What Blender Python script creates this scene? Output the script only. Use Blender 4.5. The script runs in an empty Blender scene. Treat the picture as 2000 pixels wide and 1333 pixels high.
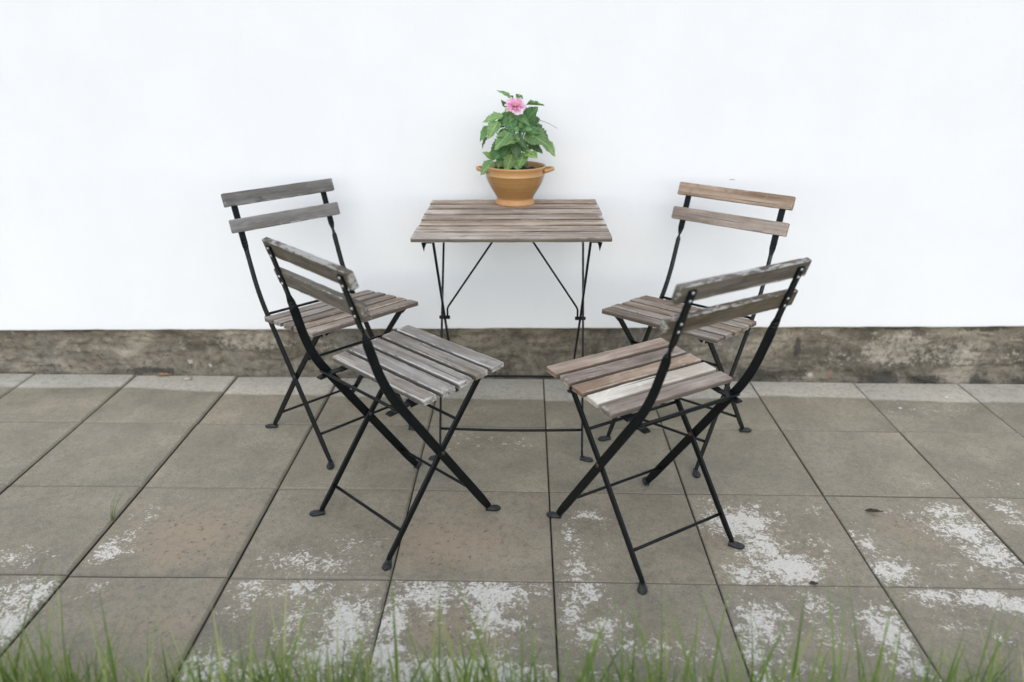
import bpy, bmesh, math, random
from mathutils import Vector, Matrix, noise
C = bpy.context.scene.collection
S = bpy.context.scene
rad = math.radians

# ------------------------------------------------------------------ camera, sky, sun, exposure
cam = bpy.data.objects.new('camera', bpy.data.cameras.new('camera'))
C.objects.link(cam); S.camera = cam
cam.location = (0.0, -2.7152, 1.2308)
cam.rotation_euler = (1.19407, -0.00446, 0.01704)
cam.data.sensor_width = 36; cam.data.lens = 27.04
cam.data.clip_start = 0.05; cam.data.clip_end = 500
cam.data.dof.use_dof = True
cam.data.dof.focus_distance = 2.15; cam.data.dof.aperture_fstop = 1.7

W = bpy.data.worlds.new('World'); S.world = W; W.use_nodes = True
wn = W.node_tree.nodes; wl = W.node_tree.links
sky = wn.new('ShaderNodeTexSky'); sky.sky_type = 'NISHITA'; sky.sun_disc = False
sky.sun_elevation = rad(34); sky.sun_rotation = rad(180)
sky.air_density = 1.0; sky.dust_density = 1.0; sky.ozone_density = 1.0
wl.new(sky.outputs[0], wn['Background'].inputs[0]); wn['Background'].inputs[1].default_value = 0.14
sun = bpy.data.objects.new('sun', bpy.data.lights.new('sun', 'SUN')); C.objects.link(sun)
sun.data.energy = 1.5; sun.data.angle = rad(120); sun.data.color = (0.99, 0.98, 0.955)
sun.rotation_euler = (rad(90 - 34), 0, 0); sun.location = (0, -4, 6)
S.view_settings.view_transform = 'Standard'; S.view_settings.look = 'None'
S.view_settings.gamma = 1; S.view_settings.use_curve_mapping = False
S.view_settings.exposure = 0.47
S.render.engine = 'CYCLES'
S.cycles.use_denoising = True

# ------------------------------------------------------------------ helpers
def tag(o, label=None, cat=None, group=None, kind=None):
    if label: o['label'] = label
    if cat: o['category'] = cat
    if group: o['group'] = group
    if kind: o['kind'] = kind
    return o
def empty(name, loc=(0,0,0), rz=0.0):
    o = bpy.data.objects.new(name, None); C.objects.link(o)
    o.empty_display_size = 0.1
    o.location = loc; o.rotation_euler = (0,0,rz); return o
def make_mesh(name, vs, fs, mat, attrs=None, smooth=False):
    me = bpy.data.meshes.new(name); me.from_pydata([tuple(v) for v in vs], [], fs); me.update()
    if isinstance(mat, (list, tuple)):
        for m in mat: me.materials.append(m)
    elif mat: me.materials.append(mat)
    for k, vals in (attrs or {}).items():
        a = me.attributes.new(k, 'FLOAT', 'POINT'); a.data.foreach_set('value', vals)
    if smooth: me.polygons.foreach_set('use_smooth', [True]*len(me.polygons))
    return me
def link(name, me, parent=None, loc=(0,0,0), rot=None):
    o = bpy.data.objects.new(name, me); C.objects.link(o)
    o.parent = parent; o.location = loc
    if rot is not None: o.rotation_euler = rot
    return o
class MB:
    def __init__(s): s.v=[]; s.f=[]
    def add(s, vs, fs):
        b=len(s.v); s.v += [Vector(v) for v in vs]; s.f += [tuple(i+b for i in f) for f in fs]
    def mesh(s, name, mat, smooth=False, attrs=None): return make_mesh(name, s.v, s.f, mat, attrs, smooth)
    def build(s, name, mat, parent=None, smooth=False): return link(name, s.mesh(name, mat, smooth), parent)
def sweep(mb, pts, wdirs, w, t, round_=False, n=10, cap=True):
    """flat bar (chamfered rectangle w x t) or round rod along pts; wdirs = width direction per point"""
    rings=[]; N=len(pts); pts=[Vector(p) for p in pts]
    for i,p in enumerate(pts):
        tg=(pts[min(i+1,N-1)]-pts[max(i-1,0)]).normalized()
        wd=wdirs[i] if isinstance(wdirs, list) else wdirs
        wd=Vector(wd); wd=(wd-tg*wd.dot(tg)).normalized(); td=tg.cross(wd)
        ww=w[i] if isinstance(w,(list,tuple)) else w; tt=t[i] if isinstance(t,(list,tuple)) else t
        if round_: prof=[(math.cos(2*math.pi*k/n)*ww/2, math.sin(2*math.pi*k/n)*tt/2) for k in range(n)]
        else:
            c=min(ww,tt)*0.22; a,b=ww/2,tt/2
            prof=[(a,-b+c),(a,b-c),(a-c,b),(-a+c,b),(-a,b-c),(-a,-b+c),(-a+c,-b),(a-c,-b)]
        rings.append([p+wd*x+td*y for x,y in prof])
    k=len(rings[0]); vs=[v for r in rings for v in r]; fs=[]
    for i in range(N-1):
        for j in range(k):
            fs.append((i*k+j, i*k+(j+1)%k, (i+1)*k+(j+1)%k, (i+1)*k+j))
    if cap:
        fs.append(tuple(reversed(range(k)))); fs.append(tuple((N-1)*k+j for j in range(k)))
    mb.add(vs, fs)
def lathe(prof, n=48):
    vs=[]; fs=[]
    for r,z in prof:
        for k in range(n): a=2*math.pi*k/n; vs.append((r*math.cos(a), r*math.sin(a), z))
    for i in range(len(prof)-1):
        for k in range(n):
            fs.append((i*n+k, i*n+(k+1)%n, (i+1)*n+(k+1)%n, (i+1)*n+k))
    return vs, fs
def smoothstep(a,b,x):
    t=max(0.0,min(1.0,(x-a)/(b-a))); return t*t*(3-2*t)
def fbm(x,y,z=0.0,o=4): return noise.fractal(Vector((x,y,z)), 1.0, 2.0, o)

# ------------------------------------------------------------------ node helpers
class NT:
    def __init__(s, name, rough=0.6):
        s.m=bpy.data.materials.new(name); s.m.use_nodes=True; s.t=s.m.node_tree; s.n=s.t.nodes; s.l=s.t.links
        s.b=s.n['Principled BSDF']; s.b.inputs['Roughness'].default_value=rough
    def new(s, typ, **k):
        nd=s.n.new(typ)
        for a,v in k.items(): setattr(nd,a,v)
        return nd
    def set(s, sock, v):
        if hasattr(v,'is_linked') or isinstance(v, bpy.types.NodeSocket): s.l.new(v, sock)
        else: sock.default_value=v
    def coord(s, kind='Object'): return s.new('ShaderNodeTexCoord').outputs[kind]
    def rnd(s): return s.new('ShaderNodeObjectInfo').outputs['Random']
    def attr(s, name): return s.new('ShaderNodeAttribute', attribute_name=name).outputs['Fac']
    def mapping(s, vec, scale=(1,1,1), loc=None):
        nd=s.new('ShaderNodeMapping'); s.set(nd.inputs['Vector'],vec); nd.inputs['Scale'].default_value=scale
        if loc is not None: s.set(nd.inputs['Location'],loc)
        return nd.outputs[0]
    def noise(s, vec, scale, detail=4, rough=0.55, dist=0.0):
        nd=s.new('ShaderNodeTexNoise'); s.set(nd.inputs['Vector'],vec)
        nd.inputs['Scale'].default_value=scale; nd.inputs['Detail'].default_value=detail
        nd.inputs['Roughness'].default_value=rough; nd.inputs['Distortion'].default_value=dist
        return nd.outputs['Fac']
    def math(s, op, a, b=0.0, clamp=False):
        nd=s.new('ShaderNodeMath', operation=op); nd.use_clamp=clamp
        s.set(nd.inputs[0],a); s.set(nd.inputs[1],b); return nd.outputs[0]
    def step(s, v, a, b, lo=0.0, hi=1.0):
        nd=s.new('ShaderNodeMapRange', interpolation_type='SMOOTHSTEP'); s.set(nd.inputs['Value'],v)
        nd.inputs['From Min'].default_value=a; nd.inputs['From Max'].default_value=b
        nd.inputs['To Min'].default_value=lo; nd.inputs['To Max'].default_value=hi
        return nd.outputs[0]
    def mix(s, f, a, b, mode='MIX'):
        nd=s.new('ShaderNodeMix', data_type='RGBA', blend_type=mode)
        s.set(nd.inputs['Factor'],f)
        for k,v in (('A',a),('B',b)):
            sk=[i for i in nd.inputs if i.name==k and i.type=='RGBA'][0]
            if isinstance(v,(tuple,list)) and len(v)==3: v=(*v,1)
            s.set(sk,v)
        return [o for o in nd.outputs if o.type=='RGBA'][0]
    def ramp(s, f, stops):
        nd=s.new('ShaderNodeValToRGB'); e=nd.color_ramp.elements
        e[0].position,e[0].color=stops[0][0],(*stops[0][1],1); e[1].position,e[1].color=stops[-1][0],(*stops[-1][1],1)
        for p,c in stops[1:-1]: x=e.new(p); x.color=(*c,1)
        s.set(nd.inputs[0],f); return nd.outputs[0]
    def bump(s, h, strength=0.3, dist=0.002, normal=None):
        nd=s.new('ShaderNodeBump'); nd.inputs['Strength'].default_value=strength; nd.inputs['Distance'].default_value=dist
        s.set(nd.inputs['Height'],h)
        if normal is not None: s.set(nd.inputs['Normal'],normal)
        return nd.outputs[0]
    def out(s, color=None, rough=None, normal=None):
        if color is not None: s.set(s.b.inputs['Base Color'], (*color,1) if isinstance(color,(tuple,list)) and len(color)==3 else color)
        if rough is not None: s.set(s.b.inputs['Roughness'],rough)
        if normal is not None: s.set(s.b.inputs['Normal'],normal)
        return s.m

# ------------------------------------------------------------------ materials
def wood_material(name, dark, mid, light, white=0.5, ends=(0.30,0.17,0.08)):
    t=NT(name,0.75); v=t.coord(); r=t.rnd()
    off=t.new('ShaderNodeCombineXYZ'); t.set(off.inputs[0],t.math('MULTIPLY',r,37.0)); t.set(off.inputs[1],t.math('MULTIPLY',r,11.0)); t.set(off.inputs[2],t.math('MULTIPLY',r,23.0))
    va=t.new('ShaderNodeVectorMath',operation='ADD'); t.set(va.inputs[0],v); t.set(va.inputs[1],off.outputs[0]); p=va.outputs[0]
    g1=t.noise(t.mapping(p,(3.0,55,55)),1.0,5,0.6,0.6)
    g2=t.noise(t.mapping(p,(9.0,420,420)),1.0,3,0.6)
    big=t.noise(t.mapping(p,(5,16,16)),1.0,3,0.5)
    c=t.ramp(t.math('ADD',t.math('MULTIPLY',g1,0.72),t.math('MULTIPLY',t.noise(t.mapping(p,(10,14,14)),1.0,4,0.6),0.28)),[(0.27,dark),(0.5,mid),(0.73,light)])
    c=t.mix(t.step(big,0.35,0.68), t.mix(1.0,c,(0.66,0.62,0.58),'MULTIPLY'), c)
    bl=t.noise(t.mapping(p,(14,30,30)),1.0,5,0.65,0.8)
    c=t.mix(t.step(bl,0.56,0.70,0,0.55), c, tuple(x*0.9 for x in dark))
    c=t.mix(t.step(bl,0.44,0.32,0,0.35), c, tuple(min(1,x*1.12) for x in light))
    c=t.mix(t.step(g2,0.46,0.30,0,0.55), c, tuple(x*0.45 for x in dark))
    cr=t.noise(t.mapping(p,(1.6,95,95)),1.0,2,0.5,0.4)
    crack=t.step(cr,0.365,0.315)
    c=t.mix(t.math('MULTIPLY',crack,t.step(big,0.42,0.60,0.1,0.85)), c, (0.045,0.038,0.032))
    # knots and dark spots
    kn=t.noise(t.mapping(p,(16,42,42)),1.0,2,0.5)
    c=t.mix(t.step(kn,0.70,0.80,0,0.6), c, (0.05,0.035,0.025))
    # flaking pale paint / bleached fibres
    f1=t.noise(t.mapping(p,(38,150,150)),1.0,6,0.7); f2=t.noise(t.mapping(p,(4,22,22)),1.0,3,0.5)
    e=t.attr('edge')
    fl=t.math('ADD', t.math('MULTIPLY',t.math('SUBTRACT',f1,0.5),1.5), t.math('MULTIPLY',t.math('SUBTRACT',f2,0.5),1.3))
    fl=t.math('ADD',fl,t.math('MULTIPLY',e,0.30+0.24*white))
    c=t.mix(t.step(fl,0.50-0.18*white,0.62-0.14*white,0,0.25+0.55*white), c, (0.56,0.54,0.50))
    c=t.mix(t.math('MULTIPLY',t.attr('side'),0.82), c, tuple(x*0.55 for x in dark))   # shade of the slat gaps, painted onto the side faces
    # per-piece tone
    hv=t.new('ShaderNodeHueSaturation'); t.set(hv.inputs['Value'],t.step(r,0,1,0.84,1.16)); t.set(hv.inputs['Saturation'],t.step(t.math('FRACT',t.math('MULTIPLY',r,7.3)),0,1,0.75,1.15)); t.set(hv.inputs['Color'],c)
    c=hv.outputs[0]
    h=t.math('ADD',t.math('ADD',g1,t.math('MULTIPLY',g2,0.5)),t.math('MULTIPLY',crack,-1.2))
    return t.out(c, t.step(g1,0.3,0.7,0.85,0.62), t.bump(h,0.55,0.0015))
wood_dark   = wood_material('weathered_dark_wood',(0.065,0.052,0.039),(0.150,0.126,0.096),(0.255,0.222,0.178),0.85)
wood_backgrey = wood_material('weathered_slate_wood',(0.12,0.112,0.103),(0.225,0.213,0.197),(0.32,0.305,0.285),0.4)
wood_grey   = wood_material('weathered_grey_wood',(0.125,0.110,0.093),(0.335,0.302,0.26),(0.51,0.47,0.415),0.9)
wood_brown  = wood_material('weathered_brown_wood',(0.185,0.130,0.092),(0.43,0.325,0.245),(0.58,0.47,0.37),0.45)
wood_mid    = wood_material('weathered_mid_wood',(0.135,0.102,0.076),(0.325,0.260,0.20),(0.49,0.41,0.335),0.5)
wood_table  = wood_material('weathered_table_wood',(0.13,0.092,0.066),(0.49,0.385,0.295),(0.73,0.63,0.525),1.0)
wood_white  = wood_material('bleached_white_wood',(0.46,0.40,0.32),(0.66,0.60,0.50),(0.80,0.745,0.65),0.6)
def steel_material(name, base=(0.0035,0.0048,0.0054), worn=(0.062,0.068,0.070), amount=0.07, rust=-0.6):
    t=NT(name,0.42); v=t.coord('Object')
    n1=t.noise(v,60,4,0.6); n2=t.noise(v,220,4,0.7); n3=t.noise(v,14,2)
    c=t.mix(t.step(n1,0.35,0.7,0,0.55), base, tuple(x*2.2 for x in base))
    w=t.math('ADD',t.math('SUBTRACT',n2,0.5),t.math('MULTIPLY',t.math('SUBTRACT',n3,0.5),0.6))
    c=t.mix(t.step(w,0.30-amount,0.42-amount,0,0.85), c, worn)
    c=t.mix(t.step(t.math('ADD',n2,t.math('MULTIPLY',n3,0.7)),1.02-rust*0.12,1.10-rust*0.12,0,0.7), c, (0.10,0.045,0.022))
    t.b.inputs['Specular IOR Level'].default_value=0.22
    return t.out(c, t.step(n1,0.3,0.7,0.30,0.5), t.bump(n2,0.25,0.0006))
steel      = steel_material('black_painted_steel')
steel_worn = steel_material('worn_steel_foot', (0.022,0.025,0.026), (0.095,0.10,0.10), 0.22, 0.3)
steel_rust = steel_material('rusty_steel_bolt', (0.05,0.035,0.028), (0.12,0.08,0.06), 0.25, 1.2)
def plain(name, col, rough, metal=0.0):
    t=NT(name,rough); t.b.inputs['Metallic'].default_value=metal; v=t.coord(); n=t.noise(v,300,3)
    return t.out(t.mix(t.step(n,0.3,0.7), tuple(x*0.8 for x in col), tuple(min(1,x*1.15) for x in col)))
screw_mat = plain('zinc_screw',(0.55,0.57,0.58),0.35,0.6)

def slab_material():
    t=NT('wet_concrete_slab',0.7); r=t.rnd(); v=t.coord('Object')
    off=t.new('ShaderNodeCombineXYZ')
    for k,m in enumerate((31.0,17.0,5.0)): t.set(off.inputs[k],t.math('MULTIPLY',r,m))
    va=t.new('ShaderNodeVectorMath',operation='ADD'); t.set(va.inputs[0],v); t.set(va.inputs[1],off.outputs[0]); p=va.outputs[0]
    n1=t.noise(p,7,5,0.6); n2=t.noise(p,420,3,0.7); n3=t.noise(p,46,5,0.65); n4=t.noise(p,2.4,3,0.5)
    wet=t.ramp(n1,[(0.28,(0.215,0.190,0.137)),(0.5,(0.292,0.258,0.186)),(0.72,(0.375,0.332,0.242))])
    dryc=t.ramp(n1,[(0.3,(0.54,0.505,0.42)),(0.7,(0.62,0.58,0.49))])
    c=t.mix(t.attr('dry'), wet, dryc)
    n5=t.noise(p,165,4,0.8)
    c=t.mix(t.step(n5,0.54,0.34,0,0.38), c, (0.105,0.092,0.068))
    c=t.mix(t.step(n5,0.52,0.68,0,0.34), c, (0.47,0.43,0.34))
    c=t.mix(t.step(n2,0.56,0.36,0,0.42), c, (0.085,0.078,0.060))
    c=t.mix(t.step(n2,0.58,0.72,0,0.40), c, (0.46,0.44,0.37))
    c=t.mix(t.step(n3,0.52,0.36,0,0.30), c, (0.150,0.135,0.098))
    c=t.mix(t.step(n4,0.40,0.66,0,0.6), c, t.mix(1.0,c,(1.18,1.15,1.10),'MULTIPLY'))
    # brown organic stain, blotchy
    st=t.math('ADD',t.math('MULTIPLY',t.attr('stain'),0.75),t.math('MULTIPLY',t.math('SUBTRACT',n3,0.5),1.4))
    c=t.mix(t.step(st,0.02,0.95,0,0.80), c, (0.375,0.283,0.188))
    sp=t.noise(p,75,5,0.72)
    c=t.mix(t.math('MULTIPLY',t.step(sp,0.555,0.66,0,0.75),t.step(t.attr('stain'),0.08,0.75)), c, (0.105,0.070,0.045))
    # white flaking deposit
    a1=t.noise(p,58,6,0.64,0.9); a2=t.noise(p,190,4,0.68,0.5); a3=t.noise(p,16,2)
    l=t.math('ADD',t.math('MULTIPLY',t.math('SUBTRACT',a1,0.5),2.5),t.math('MULTIPLY',t.math('SUBTRACT',a2,0.5),1.5))
    l=t.math('ADD',l,t.math('MULTIPLY',t.math('SUBTRACT',a3,0.5),0.7))
    l=t.math('ADD',l,t.math('MULTIPLY',t.attr('lichen'),0.98))
    lm=t.step(l,0.53,0.72)
    lm=t.math('MULTIPLY',lm,t.step(t.attr('lichen'),0.02,0.12))
    c=t.mix(t.math('MULTIPLY',t.step(l,0.34,0.60,0,0.45),t.step(t.attr('lichen'),0.02,0.12)), c, (0.47,0.405,0.31))
    c=t.mix(t.math('MULTIPLY',lm,0.88), c, t.mix(t.step(a2,0.35,0.65),(0.63,0.585,0.505),(0.80,0.755,0.67)))
    # dull chamfers
    c=t.mix(t.math('MULTIPLY',t.attr('rim'),0.62), c, (0.165,0.148,0.112))
    h=t.math('ADD',t.math('MULTIPLY',n2,0.6),t.math('MULTIPLY',lm,0.8))
    h=t.math('ADD',h,n3)
    return t.out(c, t.step(n1,0.3,0.7,0.52,0.72), t.bump(h,0.35,0.0012))
slab_mat=slab_material()

def plaster_material():
    t=NT('white_limewash_plaster',0.85); v=t.coord('Object')
    n=t.noise(v,3.0,5,0.6); f=t.noise(v,180,4,0.6); g=t.noise(t.mapping(v,(9,9,2.2)),1.0,4)
    c=t.ramp(n,[(0.3,(0.80,0.815,0.822)),(0.7,(0.835,0.848,0.852))])
    c=t.mix(t.step(g,0.55,0.8,0,0.12), c, (0.70,0.72,0.72))
    return t.out(c,None,t.bump(t.math('ADD',f,t.math('MULTIPLY',g,2.0)),0.25,0.0015))
plaster_mat=plaster_material()
def plinth_material():
    t=NT('old_mortar_plinth',0.9); v=t.coord('Object')
    n1=t.noise(t.mapping(v,(5,5,9)),1.0,7,0.68,0.6); n2=t.noise(v,44,7,0.74); n3=t.noise(v,160,4,0.7); n4=t.noise(t.mapping(v,(4,4,3)),1.0,4,0.6,0.5)
    st=t.noise(t.mapping(v,(6,6,46)),1.0,4,0.6,0.5)
    c=t.ramp(n1,[(0.30,(0.060,0.050,0.036)),(0.44,(0.135,0.116,0.085)),(0.56,(0.225,0.197,0.148)),(0.70,(0.39,0.345,0.27))])
    c=t.mix(t.step(n4,0.52,0.72,0,0.7), c, (0.155,0.150,0.133))
    c=t.mix(t.step(st,0.47,0.36,0,0.5), c, (0.072,0.062,0.048))
    c=t.mix(t.step(n2,0.50,0.36,0,0.55), c, (0.050,0.043,0.033))
    c=t.mix(t.step(n2,0.54,0.68,0,0.5), c, (0.36,0.325,0.255))
    pale=t.math('ADD',t.attr('pale'),t.math('MULTIPLY',t.math('SUBTRACT',n2,0.5),1.3))
    c=t.mix(t.step(pale,0.42,0.66,0,0.52), c, t.mix(t.step(n2,0.35,0.65),(0.23,0.205,0.16),(0.50,0.46,0.375)))
    och=t.math('ADD',t.attr('ochre'),t.math('MULTIPLY',t.math('SUBTRACT',n2,0.5),1.1))
    c=t.mix(t.step(och,0.5,0.85,0,0.75), c, (0.235,0.165,0.105))
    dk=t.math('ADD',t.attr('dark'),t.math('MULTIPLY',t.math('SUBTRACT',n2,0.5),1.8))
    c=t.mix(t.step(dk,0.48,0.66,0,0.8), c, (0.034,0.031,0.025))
    c=t.mix(t.step(n3,0.62,0.75,0,0.4), c, (0.45,0.43,0.39))
    c=t.mix(t.step(n3,0.40,0.28,0,0.6), c, (0.035,0.03,0.025))
    sp=t.math('ADD',t.math('MULTIPLY',t.attr('splash'),1.0),t.math('MULTIPLY',t.math('SUBTRACT',t.noise(v,95,5,0.7),0.5),2.6))
    c=t.mix(t.math('MULTIPLY',t.step(sp,0.62,0.85,0,0.8),t.step(t.attr('splash'),0.05,0.25)), c, (0.46,0.435,0.375))
    h=t.math('ADD',t.math('ADD',t.math('MULTIPLY',n1,2.0),n2),t.math('MULTIPLY',n3,0.5))
    return t.out(c,None,t.bump(h,0.8,0.004))
plinth_mat=plinth_material()
def soil_material(name, dark, light, sc=90):
    t=NT(name,0.95); v=t.coord('Object'); n=t.noise(v,sc,5,0.7); m=t.noise(v,sc*0.2,3)
    c=t.ramp(n,[(0.3,dark),(0.7,light)])
    return t.out(c,None,t.bump(n,0.8,0.004))
soil_mat=soil_material('dark_potting_soil',(0.010,0.007,0.005),(0.055,0.036,0.024),120)
bed_mat=soil_material('joint_sand',(0.012,0.011,0.009),(0.035,0.032,0.027),200)
ground_mat=soil_material('lawn_earth',(0.030,0.034,0.014),(0.075,0.075,0.035),25)

def pot_material():
    t=NT('mustard_glazed_earthenware',0.38); v=t.coord('Object')
    z=t.new('ShaderNodeSeparateXYZ'); t.set(z.inputs[0],v); zz=z.outputs['Z']
    ring=t.noise(t.mapping(v,(6,6,230)),1.0,4,0.6); n=t.noise(v,60,5,0.6); sp=t.noise(v,330,2)
    gl=t.ramp(ring,[(0.3,(0.285,0.150,0.048)),(0.5,(0.335,0.182,0.062)),(0.7,(0.385,0.215,0.078))])
    gl=t.mix(t.step(n,0.4,0.7,0,0.5), gl, (0.38,0.205,0.078))
    gl=t.mix(t.step(sp,0.66,0.74,0,0.6), gl, (0.12,0.055,0.018))
    body=t.ramp(n,[(0.3,(0.45,0.235,0.100)),(0.7,(0.53,0.29,0.130))])
    zb=t.math('ADD',zz,t.math('MULTIPLY',t.math('SUBTRACT',n,0.5),0.006))
    lo=t.step(zb,0.017,0.021); hi=t.step(zb,0.097,0.094)
    c=t.mix(lo, body, gl)
    c=t.mix(hi, (0.46,0.255,0.098), c)
    return t.out(c, t.step(zb,0.017,0.021,0.75,0.33), t.bump(t.math('ADD',ring,t.math('MULTIPLY',n,0.4)),0.3,0.0012))
pot_mat=pot_material()
def leaf_material(name, a, b, trans=0.25):
    t=NT(name,0.5); v=t.coord('Object'); r=t.rnd()
    sx=t.new('ShaderNodeSeparateXYZ'); t.set(sx.inputs[0],v)
    ay=t.math('ABSOLUTE',sx.outputs['Y'])
    n=t.noise(v,9,4,0.6)
    c=t.mix(t.step(n,0.3,0.7), a, b)
    # side veins + midrib
    ve=t.math('SINE',t.math('MULTIPLY',t.math('SUBTRACT',sx.outputs['X'],t.math('MULTIPLY',ay,0.55)),48.0))
    c=t.mix(t.step(ve,0.86,1.0,0,0.35), c, tuple(min(1,x*1.7) for x in b))
    c=t.mix(t.step(ay,0.030,0.006,0,0.7), c, tuple(min(1,x*1.9) for x in b))
    hv=t.new('ShaderNodeHueSaturation'); t.set(hv.inputs['Value'],t.step(r,0,1,0.8,1.25)); t.set(hv.inputs['Hue'],t.step(t.math('FRACT',t.math('MULTIPLY',r,5.7)),0,1,0.485,0.512)); t.set(hv.inputs['Color'],c)
    m=t.out(hv.outputs[0],0.48,t.bump(t.math('ADD',ve,t.math('MULTIPLY',n,2)),0.25,0.01))
    tr=t.new('ShaderNodeBsdfTranslucent'); t.set(tr.inputs[0],t.mix(1.0,hv.outputs[0],(1.5,1.6,0.8),'MULTIPLY'))
    mx=t.new('ShaderNodeMixShader'); mx.inputs[0].default_value=trans
    o=t.n['Material Output']; t.l.new(t.b.outputs[0],mx.inputs[1]); t.l.new(tr.outputs[0],mx.inputs[2]); t.l.new(mx.outputs[0],o.inputs[0])
    return m
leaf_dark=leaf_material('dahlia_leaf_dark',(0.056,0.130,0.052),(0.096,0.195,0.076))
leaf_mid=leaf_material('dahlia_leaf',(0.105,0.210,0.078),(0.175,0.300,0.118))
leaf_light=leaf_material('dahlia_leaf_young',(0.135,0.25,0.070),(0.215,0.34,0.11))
stem_mat=plain('dahlia_stem_green',(0.10,0.17,0.05),0.5)
petiole_brown=plain('withered_petiole',(0.16,0.12,0.085),0.7)
def petal_material():
    t=NT('pink_dahlia_petal',0.55); v=t.coord('Object'); r=t.rnd()
    sx=t.new('ShaderNodeSeparateXYZ'); t.set(sx.inputs[0],v)
    c=t.ramp(sx.outputs['X'],[(0.0,(0.84,0.60,0.38)),(0.22,(0.84,0.36,0.50)),(0.7,(0.86,0.44,0.64)),(1.0,(0.88,0.62,0.77))])
    hv=t.new('ShaderNodeHueSaturation'); t.set(hv.inputs['Value'],t.step(r,0,1,0.88,1.1)); t.set(hv.inputs['Color'],c)
    m=t.out(hv.outputs[0],0.55)
    tr=t.new('ShaderNodeBsdfTranslucent'); t.set(tr.inputs[0],hv.outputs[0])
    mx=t.new('ShaderNodeMixShader'); mx.inputs[0].default_value=0.3
    o=t.n['Material Output']; t.l.new(t.b.outputs[0],mx.inputs[1]); t.l.new(tr.outputs[0],mx.inputs[2]); t.l.new(mx.outputs[0],o.inputs[0])
    return m
petal_mat=petal_material()
disc_mat=plain('flower_centre_yellow',(0.62,0.38,0.07),0.7)
def grass_material():
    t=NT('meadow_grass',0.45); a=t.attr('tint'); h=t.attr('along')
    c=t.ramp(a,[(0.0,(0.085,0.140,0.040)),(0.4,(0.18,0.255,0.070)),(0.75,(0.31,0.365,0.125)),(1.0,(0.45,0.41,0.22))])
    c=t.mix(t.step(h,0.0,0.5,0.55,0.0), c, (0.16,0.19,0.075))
    m=t.out(c,0.42)
    tr=t.new('ShaderNodeBsdfTranslucent'); t.set(tr.inputs[0],t.mix(1.0,c,(1.4,1.5,0.8),'MULTIPLY'))
    mx=t.new('ShaderNodeMixShader'); mx.inputs[0].default_value=0.35
    o=t.n['Material Output']; t.l.new(t.b.outputs[0],mx.inputs[1]); t.l.new(tr.outputs[0],mx.inputs[2]); t.l.new(mx.outputs[0],o.inputs[0])
    return m
grass_mat=grass_material()
dry_leaf_mat=plain('dry_leaf_brown',(0.34,0.20,0.095),0.8)
dark_leaf_mat=plain('dark_dead_leaf',(0.055,0.035,0.022),0.8)
pebble_mat=plain('pale_shell',(0.42,0.37,0.29),0.6)

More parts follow.
